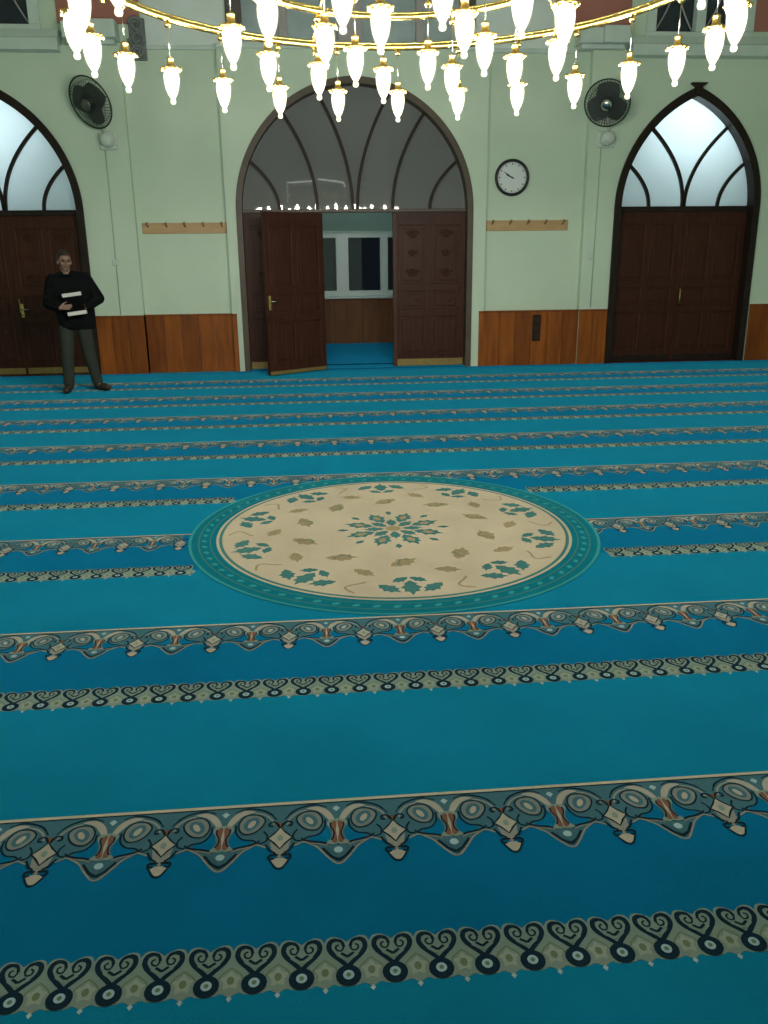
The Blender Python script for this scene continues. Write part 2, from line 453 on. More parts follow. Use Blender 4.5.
# carved plaque on the right wainscot
t = tag(empty('carved_plaque', (3.535, YR-.123, .37)), 'small dark carved wooden plaque on the wainscot below the right coat rack', 'plaque')
p = MB(); p.box(-.065, .065, -.016, 0, 0, .40, 'frame', .006); p.build('backing', t)
p = MB()
for zz in (.08, .20, .32):
    p.tube([(.035*math.cos(a*PI/6), -.018, zz+.045*math.sin(a*PI/6)) for a in range(12)], .006, 'doorlit', 6, closed=True)
    p.sphere((0, -.018, zz), .013, 'doorlit', 8, 6)
p.build('carving', t)

# ------------------------------------------------------------------ doors
def rosette(mb, x, z, r, y, m):
    mb.tube([(x+r*math.cos(a*PI/6), y, z+r*.8*math.sin(a*PI/6)) for a in range(12)], r*.18, m, 6, closed=True)
    for k in range(4):
        a = k*PI/2
        mb.sphere((x+r*.45*math.cos(a), y, z+r*.4*math.sin(a)), r*.28, m, 8, 6, (1, .5, 1))
    for s in (-1, 1):
        mb.tube([(x+s*r*(1.0+.5*q/4), y, z+r*.6*math.sin(q*PI/4)) for q in range(5)], r*.13, m, 6)
def leaf_mb(w, h, carved=True, cols=2):
    """door leaf, local x 0..w, front face towards -y"""
    mb = MB(); T = .05; st = .085
    mb.box(0, w, .012, T, 0, h, 'door')
    rows = [(.16, .76), (.86, 1.14), (1.24, h-.17)]
    zr = [0]+[z for r in rows for z in r]+[h]
    for i in range(0, len(zr), 2): mb.box(0, w, 0, .0135, zr[i], zr[i+1], 'door', .003)
    cw = (w-st*(cols+1))/cols
    for c in range(cols+1):
        x = c*(cw+st)
        mb.box(x, x+st, -.001, .0135, 0, h, 'door', .003)
    for c in range(cols):
        x0 = st+c*(cw+st)
        for (a, b) in rows:
            # sunk moulding, uprights painted lighter as if lit, and fielded centre
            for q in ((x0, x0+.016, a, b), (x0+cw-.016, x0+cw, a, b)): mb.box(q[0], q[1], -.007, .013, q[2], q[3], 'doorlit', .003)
            for q in ((x0, x0+cw, a, a+.016), (x0, x0+cw, b-.016, b)): mb.box(q[0], q[1], -.007, .013, q[2], q[3], 'door', .003)
            mb.box(x0+.05, x0+cw-.05, .002, .013, a+.05, b-.05, 'door', .006)
        if carved:
            for k, zz in enumerate((h-.30, h-.58, h-.86)): rosette(mb, x0+cw/2, zz, .065 if k != 1 else .05, 0, 'door')
            for zz, r in ((1.0, .035), (.62, .04)): mb.sphere((x0+cw/2+.06, 0, zz), r*.6, 'doorlit', 8, 6, (1, .4, 1.3))
    return mb
def add_handle(leaf, x, z, y=-.0, side=1, mat_='chrome'):
    h = MB()
    h.box(x-.02, x+.02, y-.008, y, z-.10, z+.10, 'brass', .004)
    h.tube([(x, y-.006, z+.02), (x, y-.05, z+.02)], .009, mat_, 8)
    h.tube([(x, y-.05, z+.02), (x+side*.05, y-.056, z+.02), (x+side*.11, y-.05, z+.012)], [.010, .010, .008], mat_, 8)
    h.build('handle', leaf)
    k = MB(); k.lathe([(.011, 0), (.011, .006), (.006, .008)], 'chrome', 10, Matrix.Translation((x, y-.006, z-.06)) @ Matrix.Rotation(PI/2, 4, 'X')); k.build('keyhole', leaf)

def ribs(mb, L, m, cx, z0, y, wid, dep):
    """curved glazing ribs: list of (dx0, k, p, dz)"""
    for dx, k, p, dz in L:
        for s in (-1, 1):
            N = 14; po = []; pi_ = []
            for i in range(N+1):
                z = dz*i/N; x = dx+k*z**p
                sl = k*p*max(z, 1e-4)**(p-1); n = math.hypot(1, sl)
                po.append((cx+s*(x-wid/2/n), z0+z+wid/2*sl/n)); pi_.append((cx+s*(x+wid/2/n), z0+z-wid/2*sl/n))
            mb.band(po, pi_, y, y+dep, m)

def side_door(n, cx, label):
    e = struct(empty('door_%d' % n, (cx, YW, 0)), label)
    # arched lining
    o = [(-SD_HW, 0)]+pointed(0, SD_HW, SD_Z, SD_H)+[(SD_HW, 0)]
    i = [(-SD_HW+.10, 0)]+pointed(0, SD_HW-.10, SD_Z, SD_H-.13)+[(SD_HW-.10, 0)]
    f = MB(); f.band(o, i, -.04, .25, 'frame')
    f.box(-SD_HW+.02, SD_HW-.02, .11, .24, SD_Z-.05, SD_Z+.025, 'frame', .006)
    f.box(-SD_HW+.10, SD_HW-.10, .0, .24, -.012, .014, 'door', .003)
    f.build('door_frame', e)
    # glazing ribs
    r = MB(); ribs(r, [(.012, .46, 2.1, 1.18), (.545, .98, 2.0, .60)], 'frame', 0, SD_Z+.02, .13, .045, .05)
    r.build('glazing_bars', e)
    g = MB(); gi = pointed(0, SD_HW-.09, SD_Z, SD_H-.12)
    g.prism(gi, .175, .183, 'frost'); g.build('transom_glass', e)
    # leaves
    w = SD_HW-.10-.003
    for s in (-1, 1):
        lf = leaf_mb(w, SD_Z-.065, carved=(n == 1))
        lo = lf.build('door_leaf', e, (-w-.002 if s < 0 else .002, .14, .015))
        if s > 0:
            q = MB(); q.box(.0-.012, .028, -.015, .0, 0, SD_Z-.07, 'door', .005); q.build('astragal', lo)
            hm = MB()
            if n == 1: add_handle(lo, .06, .93, -.004, 1)
            if n == 3: hm.tube([(.05, -.004, .84), (.05, -.055, .86), (.05, -.055, 1.10), (.05, -.004, 1.12)], .011, 'brass', 8)
            hm.build('handle', lo) if n == 3 else None
            pass
        if n == 1 and s > 0:
            lv = MB(); lv.box(.02, .035, -.01, 0, .9, 1.1, 'brass'); lv.build('lock_plate', lo)
        k = MB(); k.box(.01, w-.01, -.006, .0, .0, .09, 'kick' if n == 1 else 'frame', .002); k.build('kick_plate', lo)
    # keystone
    k = MB(); k.prism([(-.045, SD_Z+SD_H-.10), (.045, SD_Z+SD_H-.10), (.05, SD_Z+SD_H-.01), (.115, SD_Z+SD_H+.03), (.115, SD_Z+SD_H+.045), (-.115, SD_Z+SD_H+.045), (-.115, SD_Z+SD_H+.03), (-.05, SD_Z+SD_H-.01)], -.075, .0, 'frame')
    k.build('keystone', e)
    return e
side_door(1, LD_X, 'closed dark carved double door with lit frosted arch at the left, behind the standing man')
side_door(3, SD_X, 'closed dark double door with bright frosted glass arch at the right')

# central archway with folding doors
e = struct(empty('door_2', (AX, YW, 0)), 'wide middle archway with smoky glass fanlight and dark carved doors, one standing open')
o = [(-PT_HW, 0)]+pointed(0, PT_HW, PT_Z, PT_H)+[(PT_HW, 0)]
i_ = [(-PT_HW+.085, 0)]+pointed(0, PT_HW-.085, PT_Z, PT_H-.09)+[(PT_HW-.085, 0)]
f = MB(); f.band(o, i_, -.02, .30, 'portal'); f.build('door_frame', e)
f = MB(); f.box(-PT_HW+.05, PT_HW-.05, .14, .26, PT_Z-.01, PT_Z+.035, 'portal', .006); f.build('transom_bar', e)
r = MB(); ribs(r, [(.035, .195, 2.0, 1.66), (.56, .27, 2.0, 1.35), (1.12, .90, 2.0, .70)], 'frame', 0, PT_Z+.03, .17, .045, .05)
r.build('glazing_bars', e)
g = MB(); g.prism(pointed(0, PT_HW-.07, PT_Z+.01, PT_H-.09), .215, .222, 'glass'); g.build('transom_glass', e)
WW = 1.10
for s in (-1, 1):
    x0 = -PT_HW+.085 if s < 0 else PT_HW-.085-WW
    lo = leaf_mb(WW, PT_Z-.03).build('door_leaf', e, (x0, .16, .012))
    k = MB(); k.box(.01, WW-.01, -.010, .0, .0, .105, 'kick', .002); k.build('kick_plate', lo)
    # stile edge next to the opening, its lit look painted into the colour
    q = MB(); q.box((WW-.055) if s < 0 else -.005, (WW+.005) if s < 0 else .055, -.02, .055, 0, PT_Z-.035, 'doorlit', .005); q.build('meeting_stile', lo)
# the open leaf, hinged on the left wing, folded back into the hall
hx, hy = .262-AX, -.11
LW = 1.03
lf = leaf_mb(LW, PT_Z-.05, carved=False)
# local x runs from the free edge (0) to the hinge (LW); front faces the viewer
lo = lf.build('door_leaf', e)
ang = math.atan2(.60, .84)
lo.rotation_euler = (0, 0, ang)
lo.location = (hx-LW*math.cos(ang), hy-LW*math.sin(ang), .02)
add_handle(lo, .055, 1.02, -.001, 1)
k = MB(); k.box(.01, LW-.01, -.006, .0, .0, .05, 'kick', .002); k.build('kick_plate', lo)

# ------------------------------------------------------------------ vestibule behind the doors
for nm, x in (('wall_partition_left', -1.55), ('wall_partition_right', 3.05)):
    mb = MB(); mb.box(x-.06, x+.06, YR+.33, YH, 0, 4.55, 'hallwall'); struct(mb.build(nm))
HZ0, HZ1 = .93, 2.13
mb = MB(); poly_holes([(XL, 0), (XR, 0), (XR, 4.6), (XL, 4.6)], [rect(-.6, 1.95, HZ0, HZ1)], YH, YH+.2, mb, 'hallwall')
struct(mb.build('wall_vestibule'))
mb = MB(); mb.box(XL, XR, YR+.33, YH+.2, 4.55, 4.65, 'ceiling'); struct(mb.build('ceiling_vestibule'))
mb = MB(); boards(mb, -1.49, 2.99, YH, .86, 16, ['hallpanel']); struct(mb.build('trim_11'), 'brown panelling under the vestibule window')
w = struct(empty('window_4', (.68, YH, HZ0)), 'white framed dark window of the vestibule seen through the open doors')
f = MB()
ww = 1.275; hh = HZ1-HZ0
f.box(-ww, ww, -.04, .08, 0, .10, 'pvc', .01); f.box(-ww, ww, -.04, .08, hh-.12, hh, 'pvc', .01)
for xx, hw_ in ((-ww+.05, .05), (.02, .12), (.83, .075), (ww-.05, .05)): f.box(xx-hw_, xx+hw_, -.045, .08, .06, hh-.06, 'pvc', .01)
f.build('window_frame', w)
f = MB(); f.box(-ww-.06, ww+.06, -.16, .0, -.05, .0, 'pvc', .012); f.build('window_sill', w)
for x0, x1 in ((-ww+.1, -.10), (.14, .755), (.905, ww-.1)):
    f = MB(); f.box(x0, x1, .03, .04, .10, hh-.12, 'paneglass'); f.build('pane', w)
mb = MB(); mb.box(-1.48, 2.98, YR+.34, YH-.03, -.010, .02, 'c_blue')
mb2 = MB(); mb2.box(AX-PT_HW, AX+PT_HW, YW, YR+.335, -.25, .006, 'c_blue', .003); struct(mb2.build('trim_12'), 'carpeted threshold of the middle archway')
tag(mb.build('vestibule_carpet'), 'plain blue carpet on the vestibule floor beyond the open doors', 'carpet')
# glowing strip added on the vestibule wall to stand in for a reflection
t = tag(empty('reflection_strip', (-.3, YH+.008, 2.72)), 'thin white glowing strip added as a reflection in the fanlight of the middle archway', 'light')
l = MB(); l.tube([(0, -.02, .28), (.52, -.02, .31)], .012, 'refl_glow', 6); l.build('reflection_streak', t)
l = MB(); l.tube([(.58, -.02, .34), (1.05, -.02, .29)], .012, 'refl_glow', 6); l.tube([(1.05, -.02, .29), (1.09, -.02, .20)], .012, 'refl_glow', 6); l.build('reflection_streak', t)
for q in range(4):
    l = MB(); l.tube([(0, -.02, .24-.09*q), (0, -.02, .20-.09*q)], .010, 'refl_glow', 6); l.build('reflection_streak', t)
# lamps of the two side vestibules
for nm, x, lab in (('ceiling_lamp', SD_X+.10, 'lit globe lamp behind the frosted arch of the right side door'), ('ceiling_lamp', LD_X-.35, 'lit globe lamp behind the frosted arch of the left side door')):
    t = tag(empty(nm, (x, 13.95, 4.35)), lab, 'lamp', 'vestibule globe lamps')
    a = MB(); a.lathe([(.07, .2), (.07, -.03), (.012, -.04), (.012, -.42), (.05, -.44), (.05, -.47)], 'brass', 14); a.build('rod', t)
    a = MB(); a.sphere((0, 0, -.62), .16, 'globe', 16, 10); a.build('globe', t)

# ------------------------------------------------------------------ carpet
class Pat:
    """flat pattern template: polygons at small heights, with materials"""
    def __init__(s): s.v = []; s.f = []; s.m = []
    def fill(s, pts, m, z):
        o = len(s.v); s.v += [(x, y, z) for x, y in pts]
        n = len(pts)
        ar = sum(pts[i][0]*pts[(i+1) % n][1]-pts[(i+1) % n][0]*pts[i][1] for i in range(n))
        idx = list(range(o, o+n)); s.f.append(tuple(idx if ar > 0 else idx[::-1])); s.m.append(m)
    def stroke(s, pts, w, m, z, closed=False):
        n = len(pts); o = len(s.v)
        ws = w if isinstance(w, (list, tuple)) else [w]*n
        for i, p in enumerate(pts):
            a = pts[(i-1) % n] if closed or i else pts[i]; b = pts[(i+1) % n] if closed or i < n-1 else pts[i]
            tx, ty = b[0]-a[0], b[1]-a[1]; L = math.hypot(tx, ty) or 1
            nx, ny = -ty/L*ws[i]/2, tx/L*ws[i]/2
            s.v += [(p[0]+nx, p[1]+ny, z), (p[0]-nx, p[1]-ny, z)]
        for i in range(n if closed else n-1):
            j = (i+1) % n
            s.f.append((o+2*i, o+2*i+1, o+2*j+1, o+2*j)); s.m.append(m)
def spline(P, n=5, closed=False):
    out = []; N = len(P)
    for i in range(N if closed else N-1):
        g = lambda k: P[k % N] if closed else P[max(0, min(N-1, k))]
        p0, p1, p2, p3 = g(i-1), g(i), g(i+1), g(i+2)
        for q in range(n):
            t = q/n
            out.append(tuple(.5*((2*p1[c])+(-p0[c]+p2[c])*t+(2*p0[c]-5*p1[c]+4*p2[c]-p3[c])*t*t+(-p0[c]+3*p1[c]-3*p2[c]+p3[c])*t**3) for c in (0, 1)))
    if not closed: out.append(tuple(P[-1]))
    return out
def mir(P): return [(-x, y) for x, y in P]
def ell(cx, cy, a, b, rot=0, n=14):
    c, s = math.cos(rot), math.sin(rot)
    return [(cx+a*math.cos(t)*c-b*math.sin(t)*s, cy+a*math.cos(t)*s+b*math.sin(t)*c) for t in [2*PI*i/n for i in range(n)]]
Z0 = .0; DZ = .0003
def big_motif():
    p = Pat(); hp = .1705
    # scalloped ground
    half = [(0, -.012), (hp, -.012), (hp, -.185), (.145, -.20), (.120, -.195), (.10, -.186), (.085, -.195), (.06, -.215), (.04, -.245), (.012, -.282), (0, -.285)]
    # avoid the neighbouring edge gap: ground as one polygon on each side
    for s in (0, 1):
        P = half if not s else mir(half)
        # upper part light teal, outlined
        p.fill(P, 'c_grey', DZ)
    e_ = [(.132, -.203), (.120, -.197), (.102, -.188), (.085, -.197), (.06, -.217), (.04, -.247), (.014, -.283), (0, -.290)]
    for P in (e_, mir(e_)): p.stroke(spline(P, 3), .006, 'c_taupe', DZ*2)
    for s in (1, -1):
        F = lambda P: [(s*x, y) for x, y in P]
        # sweeping upper leaf: cream body with dark upper outline
        body = spline([(0.004, -.108), (.016, -.066), (.034, -.040), (.062, -.026), (.092, -.034), (.070, -.043), (.050, -.056), (.034, -.080), (.018, -.104)], 3, True)
        p.fill(F(body), 'c_cream', DZ*3)
        p.stroke(F(spline([(.030, -.032), (.062, -.018), (.100, -.024), (.135, -.045), (.158, -.080)], 4)), [.004]*4+[.007]*10+[.004]*3, 'c_dark', DZ*4)
        p.stroke(F(spline([(.090, -.040), (.120, -.052), (.143, -.078), (.150, -.105)], 4)), .007, 'c_taupe', DZ*3)
        # big lobe with an eye
        lobe = spline([(.100, -.052), (.066, -.052), (.046, -.080), (.046, -.115), (.064, -.138), (.094, -.132), (.116, -.105), (.122, -.075)], 4, True)
        p.fill(F(lobe), 'c_lobe', DZ*3)
        p.stroke(F(lobe), .0055, 'c_dark', DZ*5, True)
        p.fill(F(spline([(.098, -.064), (.076, -.066), (.060, -.088), (.060, -.112), (.074, -.124), (.092, -.112), (.106, -.088)], 3, True)), 'c_grey', DZ*4)
        p.fill(F(ell(.083, -.094, .0095, .019, -.45)), 'c_cream', DZ*5)
        p.stroke(F(spline([(.036, -.092), (.038, -.130), (.058, -.160), (.088, -.168), (.104, -.182)], 4)), [.003]+[.0065]*15+[.003], 'c_dark', DZ*4)
        p.stroke(F(spline([(.120, -.130), (.132, -.152), (.128, -.176), (.108, -.184)], 4)), .006, 'c_dark', DZ*4)
        p.stroke(F(spline([(.026, -.205), (.050, -.195), (.075, -.190), (.102, -.180), (.108, -.170)], 4)), .0065, 'c_dark', DZ*5)
        p.stroke(F(spline([(.030, -.212), (.052, -.203), (.078, -.197), (.1, -.19)], 3)), .004, 'c_taupe', DZ*4)
        p.fill(F(spline([(.034, -.112), (.040, -.140), (.058, -.163), (.086, -.172), (.074, -.186), (.046, -.193), (.032, -.200), (.020, -.165)], 3, True)), 'c_blue', DZ*3)
        # hour-glass centre
        p.fill(F(spline([(0, -.092), (.026, -.100), (.030, -.120), (.016, -.150), (.018, -.178), (.034, -.205), (0, -.210)], 3)), 'c_olive', DZ*6)
        p.fill(F(spline([(.002, -.108), (.016, -.108), (.018, -.124), (.008, -.152), (.012, -.178), (.018, -.196), (.002, -.196)], 3, True)), 'c_terra', DZ*7)
        p.stroke(F(spline([(.019, -.110), (.020, -.128), (.011, -.152), (.013, -.176), (.020, -.190)], 3)), .0055, 'c_dark', DZ*8)
        # blue diamond drop
        p.stroke(F([(.046, -.222), (.022, -.258), (0, -.276)]), .008, 'c_dark', DZ*7)
    p.fill([(0, -.205), (.034, -.220), (0, -.268), (-.034, -.220)], 'c_grey', DZ*6)
    p.fill(ell(0, -.234, .013, .013), 'c_lblue', DZ*8)
    p.fill([(0, -.104), (.005, -.15), (0, -.196), (-.005, -.15)], 'c_cream', DZ*8)
    p.fill([(0, -.028), (.012, -.040), (0, -.056), (-.012, -.040)], 'c_lblue', DZ*3)
    # pendant between the lobes, centred on the unit edge
    X = hp
    p.fill([(X-.03, -.175), (X, -.155), (X+.03, -.175), (X+.022, -.235), (X, -.25), (X-.022, -.235)], 'c_taupe', DZ*4)
    star = []
    for k in range(8):
        a = PI/2+k*PI/4; r = 1. if k % 2 == 0 else .66
        star.append((X+.036*r*math.cos(a), -.165+.048*r*math.sin(a)))
    p.fill(star, 'c_cream', DZ*6); p.stroke(star, .006, 'c_dark', DZ*7, True)
    p.fill(ell(X, -.165, .009, .014), 'c_olive', DZ*7)
    for s in (1, -1):
        p.stroke([(X+s*x, y) for x, y in spline([(.004, -.115), (.010, -.098), (.022, -.090), (.034, -.096), (.033, -.108), (.022, -.108)], 4)], .006, 'c_dark', DZ*7)
        p.stroke([(X+s*x, y) for x, y in spline([(.042, -.190), (.030, -.215), (.012, -.232)], 4)], .007, 'c_dark', DZ*6)
        p.stroke([(X+s*x, y) for x, y in spline([(.004, -.240), (.020, -.236), (.032, -.244), (.026, -.256), (.016, -.252)], 4)], .008, 'c_dark', DZ*7)
    p.fill(spline([(X-.024, -.262), (X, -.250), (X+.024, -.262), (X+.010, -.286), (X, -.292), (X-.010, -.286)], 3, True), 'c_cream', DZ*6)
    p.stroke(spline([(X-.026, -.262), (X-.012, -.288), (X, -.294), (X+.012, -.288), (X+.026, -.262)], 3), .005, 'c_dark', DZ*7)
    p.fill(ell(X, -.105, .010, .012), 'c_terra', DZ*7)
    return p
def small_motif():
    p = Pat(); hp = .0565
    # pale scalloped ground
    g = spline([(-.0565, -.012), (-.048, .004), (-.030, .008), (-.010, -.002), (0, -.010), (.010, -.002), (.030, .008), (.048, .004), (.0565, -.012)], 3)
    p.fill(g+[(.0565, -.138), (.030, -.138), (.026, -.142), (0, -.146), (-.026, -.142), (-.030, -.138), (-.0565, -.138)], 'c_olive', DZ)
    for s in (1, -1):
        F = lambda P: [(s*x, y) for x, y in P]
        h = spline([(0, -.088), (.018, -.068), (.036, -.048), (.045, -.028), (.041, -.009), (.027, -.003), (.013, -.010), (.008, -.026)], 4)
        p.stroke(F(h), [.012]*8+[.013]*12+[.010]*4+[.008]*5, 'c_dark', DZ*3)
        p.stroke(F(spline([(.008, -.026), (.014, -.038), (.025, -.036), (.028, -.025), (.020, -.019)], 4)), .005, 'c_dark', DZ*3)
        p.stroke(F(spline([(0, -.070), (.014, -.060), (.026, -.050)], 4)), .006, 'c_olive', DZ*4)
        p.stroke(F(spline([(0, -.058), (.010, -.050), (.016, -.046)], 4)), .007, 'c_dark', DZ*4)
        p.stroke(F(spline([(.026, -.098), (.036, -.082), (.0565, -.064)], 4)), .004, 'c_olive2', DZ*2)
    p.fill(ell(0, -.114, .031, .031, 0, 16), 'c_dark', DZ*5)
    p.fill(ell(0, -.113, .0135, .014, 0, 12), 'c_lblue', DZ*6)
    p.fill(ell(0, -.113, .006, .0065, 0, 10), 'c_olive2', DZ*7)
    X = hp
    star = []
    for k in range(10):
        a = PI/2+k*PI/5; r = .027 if k % 2 == 0 else .017
        star.append((X+r*math.cos(a), -.102+r*1.15*math.sin(a)))
    p.fill(star, 'c_star', DZ*3)
    p.fill(ell(X, -.102, .009, .012), 'c_olive2', DZ*4)
    p.fill([(X, -.145), (X+.007, -.153), (X, -.163), (X-.007, -.153)], 'c_lblue', DZ*3)
    p.fill([(X-.018, -.138), (X+.018, -.138), (X, -.150)], 'c_olive', DZ*2)
    return p
CMATS = ['c_teal', 'c_blue', 'c_gold', 'c_dark', 'c_grey', 'c_taupe', 'c_cream', 'c_terra', 'c_lblue', 'c_olive', 'c_olive2', 'c_lobe', 'c_star']
V, F_, MI = [], [], []
def quad(x0, x1, y0, y1, z, m):
    o = len(V); V.extend([(x0, y0, z), (x1, y0, z), (x1, y1, z), (x0, y1, z)]); F_.append((o, o+1, o+2, o+3)); MI.append(CMATS.index(m))
def put(p, x, y):
    o = len(V); V.extend([(a+x, b+y, c) for a, b, c in p.v])
    F_.extend([tuple(i+o for i in f) for f in p.f]); MI.extend([CMATS.index(m) for m in p.m])
BM, SM = big_motif(), small_motif()
ROW0, PITCH = 2.265, 1.385
k0 = -4
edges = []
yend = YW-.003
y = None
rows = [ROW0+PITCH*k for k in range(k0, 9) if YB < ROW0+PITCH*k+PITCH]
for Yg in rows:
    ys = Yg-.63
    a, b = max(ys, YB), min(Yg, yend)
    if b > a: quad(XL, XR, a, b, 0, 'c_blue')
    a, b = max(Yg, YB), min(Yg+PITCH-.63, yend)
    if b > a: quad(XL, XR, a, b, 0, 'c_teal')
    if Yg > yend-.02 or Yg < .2: continue
    quad(XL, XR, Yg-.007, Yg+.006, DZ*2, 'c_gold')
    quad(XL, XR, Yg-.013, Yg-.007, DZ*2, 'c_dark')
    # only as much of each border as can be seen from about the viewpoint
    xlo, xhi = -1.9-.36*Yg, 2.2+.52*Yg
    n0, n1 = int(math.floor((xlo-.032)/.341)), int(math.ceil((xhi-.032)/.341))
    for n in range(n0, n1+1):
        x = .032+.341*n
        if XL+.35 < x < XR-.35 and math.hypot(x-MX, Yg-.15-MY) > MR-.1: put(BM, x, Yg)
    n0, n1 = int(math.floor((xlo-.040)/.1128)), int(math.ceil((xhi-.040)/.1128))
    for n in range(n0, n1+1):
        x = .040+.1128*n
        if XL+.2 < x < XR-.2 and math.hypot(x-MX, Yg-.63-MY) > MR+.02: put(SM, x, Yg-.565)
# underside and rim so that the carpet has body
o = len(V)
V.extend([(XL, YB, 0), (XR, YB, 0), (XR, yend, 0), (XL, yend, 0), (XL, YB, -.012), (XR, YB, -.012), (XR, yend, -.012), (XL, yend, -.012)])
for f in ((4, 7, 6, 5), (0, 1, 5, 4), (1, 2, 6, 5), (2, 3, 7, 6), (3, 0, 4, 7)):
    F_.append(tuple(i+o for i in f)); MI.append(1)
me = bpy.data.meshes.new('prayer_carpet'); me.from_pydata(V, [], F_)
for c in CMATS: me.materials.append(M[c])
me.polygons.foreach_set('material_index', MI); me.update()
carpet = bpy.data.objects.new('prayer_carpet', me); COL.objects.link(carpet)
tag(carpet, 'turquoise and blue wall to wall prayer carpet with ornamental border rows', 'carpet')
# medallion woven into the carpet
p = Pat()
def ring(r0, r1, m, z, n=96):
    o = len(p.v)
    for i in range(n):
        a = 2*PI*i/n; p.v += [(r0*math.cos(a), r0*math.sin(a), z), (r1*math.cos(a), r1*math.sin(a), z)]
    for i in range(n):
        j = (i+1) % n; p.f.append((o+2*i, o+2*i+1, o+2*j+1, o+2*j)); p.m.append(m)
zm = .0028
p.fill([(1.29*math.cos(2*PI*i/96), 1.29*math.sin(2*PI*i/96)) for i in range(96)], 'c_green', zm)
ring(1.285, 1.302, 'c_lteal', zm+DZ)
ring(1.13, 1.285, 'c_green', zm+DZ)
for i in range(72):
    a = 2*PI*i/72
    p.fill(ell(1.205*math.cos(a), 1.205*math.sin(a), .024, .014, a+PI/2+.5, 8), 'c_lteal', zm+2*DZ)
ring(1.235, 1.243, 'c_rose', zm+2*DZ); ring(1.165, 1.173, 'c_rose', zm+2*DZ)
ring(1.115, 1.132, 'c_gold', zm+2*DZ); ring(1.095, 1.115, 'c_rose', zm+2*DZ)
p.fill([(1.097*math.cos(2*PI*i/96), 1.097*math.sin(2*PI*i/96)) for i in range(96)], 'c_field', zm+2*DZ)
def leafshape(x, y, r, rot, m, z):
    P = [(0, -1.15), (.45, -.6), (.35, -.45), (.7, 0), (.45, .2), (.5, .6), (.2, .65), (0, 1.2)]
    P = P+[(-a, b) for a, b in P[1:-1]][::-1]
    c, s = math.cos(rot), math.sin(rot)
    p.fill([(x+r*(a*c-b*s), y+r*(a*s+b*c)) for a, b in P], m, z)
# centre rosette
for k in range(8):
    a = k*PI/4+PI/8
    leafshape(.235*math.cos(a), .235*math.sin(a), .088, a-PI/2, 'c_rose', zm+3*DZ)
    leafshape(.235*math.cos(a), .235*math.sin(a), .040, a-PI/2, 'c_leaf', zm+4*DZ)
    a += PI/8
    leafshape(.125*math.cos(a), .125*math.sin(a), .060, a-PI/2, 'c_rose', zm+3*DZ)
    leafshape(.33*math.cos(a), .33*math.sin(a), .035, a-PI/2, 'c_rose', zm+3*DZ)
p.fill(ell(0, 0, .05, .05), 'c_leaf', zm+4*DZ)
# olive leaves, then corner sprays at the rim
for k in range(10):
    a = k*PI/5+.31
    leafshape(.60*math.cos(a), .60*math.sin(a), .088, a+.6, 'c_leaf', zm+3*DZ)
    p.stroke([(.60*math.cos(a)+.05*math.cos(a+q), .60*math.sin(a)+.05*math.sin(a+q)) for q in (2.2, 2.8, 3.4, 5.4, 6.0)], .006, 'c_rose', zm+4*DZ)
    b = a+PI/10
    leafshape(.77*math.cos(b), .77*math.sin(b), .070, b-.5, 'c_leaf', zm+3*DZ)
for k in range(10):
    a = k*PI/5+.31
    for dr, da, r, rt in ((.97, 0, .085, -PI/2), (.98, .12, .07, -PI/2-.8), (.98, -.12, .07, -PI/2+.8), (.86, .06, .05, -.6), (.86, -.06, .05, .6-PI)):
        leafshape(dr*math.cos(a+da), dr*math.sin(a+da), r, a+rt, 'c_rose', zm+3*DZ)
    b = a+PI/10
    p.stroke([(rr*math.cos(b+.05*math.sin(rr*30)), rr*math.sin(b+.05*math.sin(rr*30))) for rr in [.90+.02*q for q in range(9)]], .014, 'c_leaf', zm+3*DZ)
mm = list(dict.fromkeys(p.m))
me = bpy.data.meshes.new('medallion'); me.from_pydata(p.v, [], p.f)
for c in mm: me.materials.append(M[c])
me.polygons.foreach_set('material_index', [mm.index(c) for c in p.m]); me.update()
med = bpy.data.objects.new('medallion', me); COL.objects.link(med); med.parent = carpet; med.location = (MX-.022, MY, 0); med.scale = (.974, 1.02, 1)
med['label'] = 'round cream medallion with sea green border woven into the carpet'

# ------------------------------------------------------------------ chandelier
RZ = 3.1
ch = tag(empty('chandelier', (CX, CY, RZ)), 'large gilt ring chandelier with lit teardrop glass lamps above the carpet medallion', 'chandelier')
for R, r in ((1.71, .021), (.91, .018), (.46, .016)):
    b = MB(); N = 96
    b.tube([(R*math.cos(2*PI*i/N), R*math.sin(2*PI*i/N), 0) for i in range(N)], r, 'gold', 10, closed=True)
    b.tube([((R+.004)*math.cos(2*PI*i/N), (R+.004)*math.sin(2*PI*i/N), r*1.1) for i in range(N)], r*.45, 'gold', 8, closed=True)
    nb = max(12, int(R*21))
    for i in range(nb):
        a = 2*PI*i/nb; b.sphere((R*math.cos(a), R*math.sin(a), 0), r*1.35, 'gold', 8, 6, (1, 1, .8))
    b.build('ring', ch)
hubm = MB(); hubm.lathe([(.02, -.12), (.05, -.10), (.06, -.08), (.05, -.06), (.09, -.03), (.11, .0), (.09, .06), (.05, .12), (.035, .2), (.03, 1.3), (.06, 1.35), (.03, 1.45), (.018, 1.5), (.018, ZC-RZ-.1), (.12, ZC-RZ-.08), (.14, ZC-RZ)], 'gold', 20)
hubm.build('column', ch)
for a in (1.83, -1.83, 2.62, -2.62):
    b = MB()
    b.tube([(.08*math.sin(a), .08*math.cos(a), .02), (.5*math.sin(a), .5*math.cos(a), .03), (.9*math.sin(a), .9*math.cos(a), .02), (1.7*math.sin(a), 1.7*math.cos(a), .0)], .011, 'gold', 8)
    b.build('spoke', ch)
